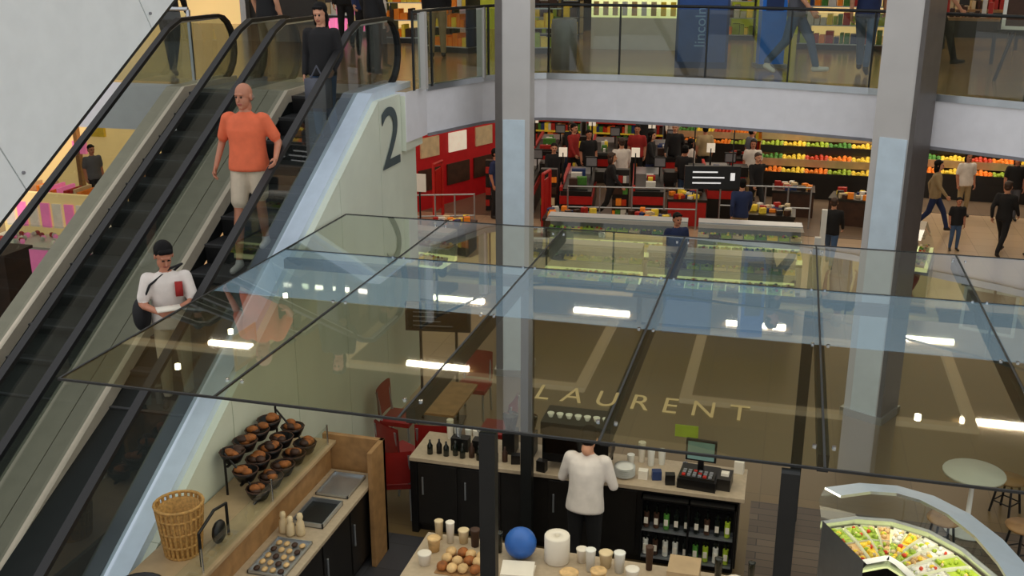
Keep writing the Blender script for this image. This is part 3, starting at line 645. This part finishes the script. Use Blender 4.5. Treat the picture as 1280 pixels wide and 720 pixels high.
def easel(x,y,rz):
    b=B('display_easel'); 
    b.tube([(-.4,0,0),(0,.1,1.7),(.4,0,0)],.025,'black'); b.tube([(0,.1,1.7),(0,.6,0)],.025,'black'); b.box(-.45,.45,-.03,0,.7,.74,'black')
    for a in ((-.4,.4,.74,.79),(-.4,.4,1.4,1.45),(-.4,-.35,.74,1.45),(.35,.4,.74,1.45)): b.box(a[0],a[1],-.02,.0,a[2],a[3],'white')
    b.box(-.36,.36,-.012,-.002,.79,1.4,'brown_dark'); b.done(loc=(x,y,4.5),rz=rz)
easel(3.2,16.6,-20); easel(4.3,17.8,-30)
def table(x,y,rz):
    b=B('display_table'); b.box(-.7,.7,-.4,.4,.7,.75,'wood'); 
    for sx in (-.65,.65):
        for sy in (-.35,.35): b.box(sx-.03,sx+.03,sy-.03,sy+.03,0,.7,'black')
    for i in range(12): b.box(-.6+.1*i,-.53+.1*i,-.2,.1,.75,.75+U(.05,.3),random.choice(['red','white','brown_dark','cream','brown_dark']))
    b.done(loc=(x,y,4.5),rz=rz)
table(2.6,19.8,-10); table(4.9,20.6,-25); table(3.4,22.6,0); table(6.0,18.4,-30)

# ---------------------------------------------------------------- people
def capsule(bm,a,c,ra,rb,seg=12):
    bm.cyl(a,c,ra,'x',r2=rb,seg=seg); bm.ell(a,ra,'x',seg=seg,rings=8); bm.ell(c,rb,'x',seg=seg,rings=8)
def remesh(bm,vox,sm=3):
    if 'x' not in MATS: MATS['x']=bpy.data.materials.new('x')
    me=bm.mesh(); o=bpy.data.objects.new('tmp',me); COL.objects.link(o)
    r=o.modifiers.new('r','REMESH'); r.mode='VOXEL'; r.voxel_size=vox; r.adaptivity=0
    if sm:
        q=o.modifiers.new('s','SMOOTH'); q.iterations=sm; q.factor=.5
    dg=bpy.context.evaluated_depsgraph_get(); ev=o.evaluated_get(dg); m2=bpy.data.meshes.new_from_object(ev)
    n=len(m2.vertices); V=np.zeros(n*3); m2.vertices.foreach_get('co',V); V=V.reshape(-1,3)
    F=[tuple(p.vertices) for p in m2.polygons]
    bpy.data.objects.remove(o); bpy.data.meshes.remove(m2); bpy.data.meshes.remove(me)
    return V,F
def person(name,loc,rz,h=1.75,P={},top='cloth_white',bot='denim',skin='skin',hair='hair_black',shoe='shoe_dark',sleeve=1,shorts=False,hs='short',bulk=1.0,head=(0,0),vox=.016,hv=.0075,curl=.5,loose=True,bag=None,HS=1.07):
    S=h/1.75
    J=dict(pel=(0,0,.93),neck=(0,.0,1.46),sL=(.185,.0,1.40),eL=(.235,.03,1.12),wL=(.235,-.05,.88),sR=(-.185,0,1.40),eR=(-.235,.03,1.12),wR=(-.235,-.05,.88),
           hL=(.09,0,.90),kL=(.10,-.02,.49),aL=(.105,.03,.09),hR=(-.09,0,.90),kR=(-.10,-.02,.49),aR=(-.105,.03,.09),tL=(.13,-.13,.035),tR=(-.13,-.13,.035))
    J.update(P); J={k:np.array(v,float) for k,v in J.items()}
    pr=[]; bm=B('t')
    def cap(a,c,ra,rb,l):
        capsule(bm,a,c,ra,rb); pr.append(('c',np.array(a,float),np.array(c,float),ra,rb,l))
    side=J['sL']-J['sR']; side/=np.linalg.norm(side); ax=J['neck']-J['pel']; L=np.linalg.norm(ax); axn=ax/L
    hs_=J['hL']-J['hR']; hs_/=np.linalg.norm(hs_)
    if loose: rings=[(-.16,.15,.11),(-.12,.188,.138),(.04,.182,.135),(.2,.170,.128),(.35,.165,.125),(.5,.168,.125),(.68,.180,.125),(.84,.188,.112),(.93,.155,.088),(1.0,.075,.065),(1.04,.055,.055)]; hem=-.14
    else: rings=[(-.17,.12,.095),(-.08,.158,.115),(.04,.165,.118),(.2,.152,.112),(.35,.150,.112),(.5,.160,.118),(.68,.176,.122),(.84,.186,.112),(.93,.155,.09),(1.0,.075,.065),(1.04,.055,.055)]; hem=.06
    vs=[];seg=20
    for s_,w,d in rings:
        w*=bulk; d*=(bulk**1.6 if s_<.8 else bulk)
        sv=hs_*(1-max(0,min(1,s_)))+side*max(0,min(1,s_)); sv/=np.linalg.norm(sv); fr=np.cross(axn,sv)
        c=J['pel']+ax*s_
        for i in range(seg):
            t=2*math.pi*i/seg; vs.append(c+sv*w*math.cos(t)+fr*d*math.sin(t))
    n=len(rings)
    bm.add(vs,[(k*seg+i,k*seg+(i+1)%seg,(k+1)*seg+(i+1)%seg,(k+1)*seg+i) for k in range(n-1) for i in range(seg)]+[tuple(range(seg))[::-1],tuple(range((n-1)*seg,n*seg))],'x')
    cap(J['neck']-axn*.03,J['neck']+axn*.08,.056,.053,skin)
    for s_ in 'LR':
        a,e_,w=J['s'+s_],J['e'+s_],J['w'+s_]
        cap(a-side*(.03 if s_=='L' else -.03),a,.064*bulk,.063,top)
        if sleeve==0: cap(a,e_,.05,.038,skin); cap(e_,w,.038,.026,skin)
        elif sleeve==1:
            m=a+(e_-a)*.72; cap(a,m,.067,.066,top); cap(m,e_,.045,.041,skin); cap(e_,w,.042,.028,skin)
        else: cap(a,e_,.064,.052,top); cap(e_,w,.052,.040,top)
        hp,k,an,to=J['h'+s_],J['k'+s_],J['a'+s_],J['t'+s_]
        if shorts:
            m=hp+(k-hp)*.76; cap(hp,m,.100*bulk,.092,bot); cap(m,k,.060,.053,skin); cap(k,k+(an-k)*.35,.053,.058,skin); cap(k+(an-k)*.35,an,.058,.036,skin)
        else: cap(hp,k,.096*bulk**.5,.070,bot); cap(k,an+np.array((0,0,.03)),.068,.054,bot)
        cap(an+np.array((0,.02,-.04)),to,.045,.038,shoe); cap(an,an+np.array((0,.0,-.03)),.045,.045,shoe)
    V,F=remesh(bm,vox)
    C=np.array([V[list(f)].mean(0) for f in F])
    best=np.full(len(C),1e9); lab=np.zeros(len(C),int); labs=[top,bot,skin,hair,shoe,'lip','eye_dark']
    def li(l): 
        if l not in labs: labs.append(l)
        return labs.index(l)
    s_=((C-J['pel'])@axn)/L; rs=np.array([r[0] for r in rings]); ww=np.interp(s_,rs,[r[1]*bulk for r in rings]); dd=np.interp(s_,rs,[r[2]*bulk for r in rings])
    rel=C-J['pel']-np.outer(s_*L,axn); fr=np.cross(axn,side)
    q=(np.sqrt((rel@side/ww)**2+(rel@fr/dd)**2)-1)*dd+np.maximum(0,s_-1.0)*L+np.maximum(0,-.15-s_)*L
    best=q-.006; lab[:]=np.where(s_>hem,li(top),li(bot))
    for _,a,c,ra,rb,l in pr:
        ab=c-a; t=np.clip(((C-a)@ab)/max(1e-9,ab@ab),0,1); d=np.linalg.norm(C-a-np.outer(t,ab),axis=1)-(ra+(rb-ra)*t)
        k=d<best; best=np.where(k,d,best); lab=np.where(k,li(l),lab)
    lab=np.where((lab==li(bot))&(s_>hem)&(np.abs(rel@side)<.22)&(s_<.3),li(top),lab)
    bm=B('t'); pr=[]
    hc=J['neck']+np.array((0,-.015,.150*HS))
    yaw,pit=math.radians(head[0]),math.radians(head[1])
    R=Matrix.Rotation(yaw,3,'Z')@Matrix.Rotation(pit,3,'X')
    Rn=np.array(R)
    def el(c,r,l):
        c=hc+Rn@np.array(c,float)*HS; r=np.array(r)*HS; bm.ell(c,r,'x',seg=16,rings=12,M=R); pr.append(('e',c,np.array(r,float),Rn,0,l))
    def hcap(a,c,ra,rb,l,loc=True):
        if loc: a=hc+Rn@np.array(a,float)*HS; c=hc+Rn@np.array(c,float)*HS
        capsule(bm,a,c,ra,rb,seg=10); pr.append(('c',np.array(a,float),np.array(c,float),ra,rb,l))
    el((0,.012,.035),(.074,.094,.088),skin); el((0,-.022,-.03),(.060,.068,.082),skin); el((0,-.06,-.085),(.026,.022,.022),skin)
    hcap((0,-.086,.018),(0,-.106,-.02),.008,.014,skin); hcap((-.032,-.078,.036),(.032,-.078,.036),.012,.012,skin)
    el((.076,.004,-.002),(.010,.018,.030),skin); el((-.076,.004,-.002),(.010,.018,.030),skin)
    el((0,-.088,-.052),(.022,.008,.007),'lip'); el((.03,-.083,.012),(.011,.007,.006),'eye_dark'); el((-.03,-.083,.012),(.011,.007,.006),'eye_dark')
    el((0,.02,-.09),(.054,.058,.07),skin)
    if hs=='short': el((0,.028,.05),(.084,.094,.088),hair); el((0,.045,-.01),(.078,.07,.06),hair); hcap((-.045,-.055,.088),(.045,-.055,.088),.024,.024,hair)
    elif hs=='bald': el((.0,.05,-.012),(.079,.058,.045),hair)
    elif hs=='long':
        el((0,.028,.05),(.085,.094,.088),hair); el((0,.055,-.06),(.08,.055,.13),hair); hcap((-.045,-.055,.088),(.045,-.055,.088),.022,.022,hair); hcap((-.07,0,.02),(-.07,.01,-.12),.022,.018,hair); hcap((.07,0,.02),(.07,.01,-.12),.022,.018,hair)
    for s_ in 'LR':
        w=J['w'+s_]; e_=J['e'+s_]; d=(w-e_)/np.linalg.norm(w-e_)
        sg=1 if s_=='L' else -1
        nrm=np.array((-sg,0.0,0.0)); nrm=nrm-d*(nrm@d); nrm/=np.linalg.norm(nrm)
        th=np.cross(d,nrm)*(sg)
        if th@np.array((0,-1,0))<0: th=-th
        hcap(w-d*.05,w+d*.02,.027,.024,skin,False)
        for i,(off,ln) in enumerate(((.030,.070),(.010,.080),(-.010,.074),(-.029,.058))):
            kn=w+d*(.088-.004*abs(i-1))+th*off
            hcap(w+d*.015+th*off*.6,kn,.014,.012,skin,False)
            c1=curl; d1=d*math.cos(c1)+nrm*math.sin(c1); m=kn+d1*ln*.5; c2=curl*2.2; d2=d*math.cos(c2)+nrm*math.sin(c2)
            hcap(kn,m,.0105,.0095,skin,False); hcap(m,m+d2*ln*.5,.0095,.008,skin,False)
        tb=w+d*.03+th*.022; td=(d*.65+th*.6+nrm*.35); td/=np.linalg.norm(td); tm=tb+td*.045
        hcap(tb,tm,.014,.012,skin,False); td2=(d*.9+nrm*.5+th*.1); td2/=np.linalg.norm(td2); hcap(tm,tm+td2*.032,.011,.009,skin,False)
    V2,F2=remesh(bm,hv,2)
    C2=np.array([V2[list(f)].mean(0) for f in F2]); best=np.full(len(C2),1e9); lab2=np.zeros(len(C2),int)
    for pp in pr:
        if pp[0]=='c':
            _,a,c,ra,rb,l=pp; ab=c-a; t=np.clip(((C2-a)@ab)/max(1e-9,ab@ab),0,1); d=np.linalg.norm(C2-a-np.outer(t,ab),axis=1)-(ra+(rb-ra)*t)
        else:
            _,c,r,Rm,_z,l=pp; q=(C2-c)@Rm; d=(np.linalg.norm(q/r,axis=1)-1)*r.min()
            if l in('lip','eye_dark'): d=d-.004
        k=d<best; best=np.where(k,d,best); lab2=np.where(k,li(l),lab2)
    me=bpy.data.meshes.new(name); nv=len(V)
    vv=[tuple(v) for v in np.vstack([V,V2])*S]; ff=F+[tuple(i+nv for i in f) for f in F2]; ml=[int(i) for i in lab]+[int(i) for i in lab2]
    if bag:
        bb=B('bag'); bag(bb)
        o_=len(vv); vv+= [tuple(v) for v in bb.v]; ff+=[tuple(i+o_ for i in f) for f in bb.f]; ml+=[li(bb.ml[k]) for k in bb.m]
    me.from_pydata(vv,[],ff)
    for l in labs: me.materials.append(MATS[l])
    me.polygons.foreach_set('material_index',ml); me.polygons.foreach_set('use_smooth',[True]*len(me.polygons)); me.update()
    o=bpy.data.objects.new(name,me); COL.objects.link(o); o.location=loc; o.rotation_euler=(0,0,math.radians(rz)); return o

person('man_in_orange_shirt',(-5.78,10.28,3.12),8,1.80,dict(
   kR=(-.11,-.12,.40),aR=(-.11,-.22,-.13),tR=(-.13,-.38,-.19),aL=(.12,.02,.09),kL=(.12,-.05,.5),sL=(.205,0,1.40),sR=(-.205,0,1.40),
   eL=(.33,.04,1.15),wL=(.36,-.16,1.01),eR=(-.31,.06,1.13),wR=(-.35,-.06,.89)),
   top='cloth_orange',bot='cloth_stone',skin='skin_tan',hair='hair_grey',hs='bald',shorts=True,shoe='shoe_white',bulk=1.2,vox=.013,hv=.006,head=(-10,5),HS=1.16)
def bag1(bb):
    bb.ell((-.26,-.02,.98),(.09,.16,.17),'cloth_black',seg=14,rings=10); bb.tube([(-.26,-.12,1.08),(-.15,-.13,1.3),(.05,-.08,1.44),(.15,.05,1.44),(.0,.14,1.3),(-.24,.1,1.1)],.012,'cloth_black',6)
    bb.box(-.09,.13,-.50,-.36,1.14,1.155,'paper',rz=12)
    bb.box(.08,.15,-.175,-.135,1.18,1.32,'cloth_red')
person('boy_in_white_shirt',(-5.74,8.45,1.965),30,1.70,dict(neck=(0,-.05,1.44),eL=(.24,-.12,1.14),wL=(.10,-.31,1.13),eR=(-.25,-.10,1.13),wR=(-.08,-.32,1.11),sL=(.18,-.05,1.38),sR=(-.18,-.05,1.38)),
   top='cloth_white',bot='cloth_stone',skin='skin_tan',vox=.013,hv=.006,head=(15,28),shoe='shoe_dark',bag=bag1,HS=1.12)
def bag2(bb):
    bb.box(-.14,.16,-.30,-.16,.45,.80,'cloth_grey'); bb.tube([(-.08,-.23,.8),(.0,-.23,.95),(.08,-.23,.8)],.01,'cloth_grey',6)
person('woman_in_black_cardigan',(-5.62,11.98,4.04),5,1.66,dict(eL=(.24,.0,1.12),wL=(.20,-.16,.95),kL=(.1,-.08,.49)),top='cloth_black',bot='denim',hs='long',sleeve=2,vox=.014,head=(0,15),HS=1.12,bag=bag2)
person('man_in_black_shirt',(-7.5,14.2,4.5),160,1.78,dict(),top='cloth_black',bot='cloth_khaki',vox=.018)
person('child_in_white_shirt',(-6.6,16.2,4.5),60,1.30,dict(neck=(0,-.12,1.42),kL=(.1,-.1,.5),aL=(.1,-.1,.09),tL=(.12,-.26,.035)),top='cloth_white',bot='cloth_black',vox=.02)
person('woman_in_dark_coat',(-8.6,19.5,4.5),20,1.68,dict(),top='cloth_black',bot='cloth_black',hs='long',sleeve=2,vox=.02)
stride=dict(kL=(.09,-.22,.52),aL=(.09,-.33,.12),tL=(.10,-.50,.09),kR=(-.09,.10,.50),aR=(-.09,.36,.16),tR=(-.10,.26,.05),eL=(.22,.16,1.14),wL=(.22,.12,.90),eR=(-.22,-.10,1.14),wR=(-.22,-.26,.95))
person('man_in_jeans',(-.05,16.9,4.5),80,1.78,stride,top='cloth_grey',bot='denim',vox=.016,shoe='shoe_white')
person('shopper',(1.0,17.2,4.5),170,1.75,stride,top='cloth_navy',bot='denim',vox=.018)
person('shopper',(-9.2,14.3,4.5),200,1.72,stride,top='cloth_black',bot='cloth_black',vox=.018,sleeve=2)
person('shopper',(-7.4,17.6,4.5),30,1.72,stride,top='cloth_navy',bot='cloth_black',vox=.022,hv=.01,sleeve=2)
person('shopper',(-6.2,18.0,4.5),200,1.7,{},top='cloth_black',bot='cloth_khaki',vox=.022,hv=.01,sleeve=2,hs='long')
person('shopper',(-6.3,15.3,4.5),150,1.7,{},top='cloth_black',bot='cloth_black',vox=.022,hv=.01,sleeve=2)
person('shopper',(2.2,18.6,4.5),100,1.7,stride,top='cloth_red',bot='cloth_black',vox=.022,hv=.01)
person('cafe_worker',(-1.72,9.3,.012),176,1.76,dict(neck=(0,-.08,1.44),eL=(.27,-.10,1.14),wL=(.22,-.32,1.06),eR=(-.27,-.08,1.13),wR=(-.22,-.30,1.06),sL=(.185,-.07,1.39),sR=(-.185,-.07,1.39)),top='cloth_white',bot='cloth_black',sleeve=2,vox=.014,bulk=1.08,head=(0,30))
lower=[(4.3,27.4,20,'cloth_white','cloth_khaki'),(4.6,23.8,150,'cloth_black','cloth_black'),(5.3,23.9,200,'cloth_grey','denim'),(3.4,25.6,80,'cloth_khaki','cloth_navy'),(3.7,24.0,10,'cloth_black','denim',1.2),(1.0,21.9,170,'cloth_black','denim',1.5),
 (-.9,27.9,0,'cloth_white','cloth_khaki'),(-.9,22.6,190,'cloth_navy','cloth_khaki'),(-1.9,19.0,30,'cloth_navy','cloth_navy'),(-4.1,24.6,100,'cloth_black','cloth_black'),(-4.1,28.8,0,'cloth_red','cloth_black'),(-5.8,28.3,60,'cloth_red','cloth_black'),
 (-2.5,27.6,120,'cloth_white','denim'),(-6.1,29.4,40,'cloth_black','denim'),(-2.3,29.6,200,'cloth_khaki','cloth_black'),(-3.6,33.2,10,'cloth_white','cloth_black'),(2.6,27.2,90,'cloth_grey','cloth_black'),(-4.15,26.4,200,'cloth_white','cloth_navy'),(5.9,26.5,260,'cloth_black','cloth_black'),
 (-5.8,25.8,20,'cloth_black','cloth_black'),(-2.5,26.2,160,'cloth_black','denim'),(-7.5,28.5,0,'cloth_white','cloth_black'),(-6.9,24.2,80,'cloth_navy','cloth_black'),(-4.3,31.6,0,'cloth_black','cloth_black'),(2.9,25.2,60,'cloth_black','cloth_black'),(-.7,25.8,30,'cloth_black','cloth_black'),
 (-5.3,27.9,30,'cloth_black','cloth_black'),(-3.6,28.0,80,'cloth_black','cloth_navy'),(-1.0,29.2,120,'cloth_grey','cloth_black'),(-3.1,29.2,0,'cloth_black','cloth_black'),(5.4,27.3,0,'cloth_black','cloth_grey'),(-14.2,19.5,30,'cloth_black','cloth_navy'),(-17.0,22.4,60,'cloth_grey','cloth_black')]
for i,t in enumerate(lower):
    person('shopper',(t[0],t[1],0),t[2],t[5] if len(t)>5 else 1.62+.03*(i%6),stride if i%2 else {},top=t[3],bot=t[4],vox=.026,hv=.011,sleeve=1+(i%2),hs='long' if i%3==0 else 'short',hair='hair_brown' if i%4==1 else 'hair_black',skin='skin' if i%2 else 'skin_tan')

# ---------------------------------------------------------------- camera and light
cam=bpy.data.cameras.new('camera'); co=bpy.data.objects.new('camera',cam); COL.objects.link(co)
co.location=(0,0,6.3); co.rotation_euler=(math.radians(90-17.9),0,math.radians(15)); cam.lens=36.56; cam.clip_end=200
SC.camera=co
w=bpy.data.worlds.new('world'); SC.world=w; w.use_nodes=True; w.node_tree.nodes['Background'].inputs[0].default_value=(.97,.97,.97,1); w.node_tree.nodes['Background'].inputs[1].default_value=.95
def area(name,loc,sx,sy,pw,col=(1,.88,.70),rot=(0,0,0)):
    l=bpy.data.lights.new(name,'AREA'); l.shape='RECTANGLE'; l.size=sx; l.size_y=sy; l.energy=pw; l.color=col
    o=bpy.data.objects.new(name,l); o.location=loc; o.rotation_euler=rot; COL.objects.link(o); return o
area('lower_level_fill',(-1.5,29,3.75),18,16,480)  # unseen area sheet added under the slab to light the supermarket
area('produce_fill',(3.5,29.5,3.6),9,2,160)  # unseen fill added to brighten the fruit stands
area('lower_level_fill',(-3,19.5,3.75),14,4,130)  # unseen sheet added above the display cases
area('lower_level_fill',(-15,20,3.75),10,8,220)  # unseen sheet added to light the shops at the left
area('cafe_fill',(-1.5,8.6,3.1),5,3.5,50,(1,.86,.66))  # unseen area sheet added below the canopy to brighten the counters
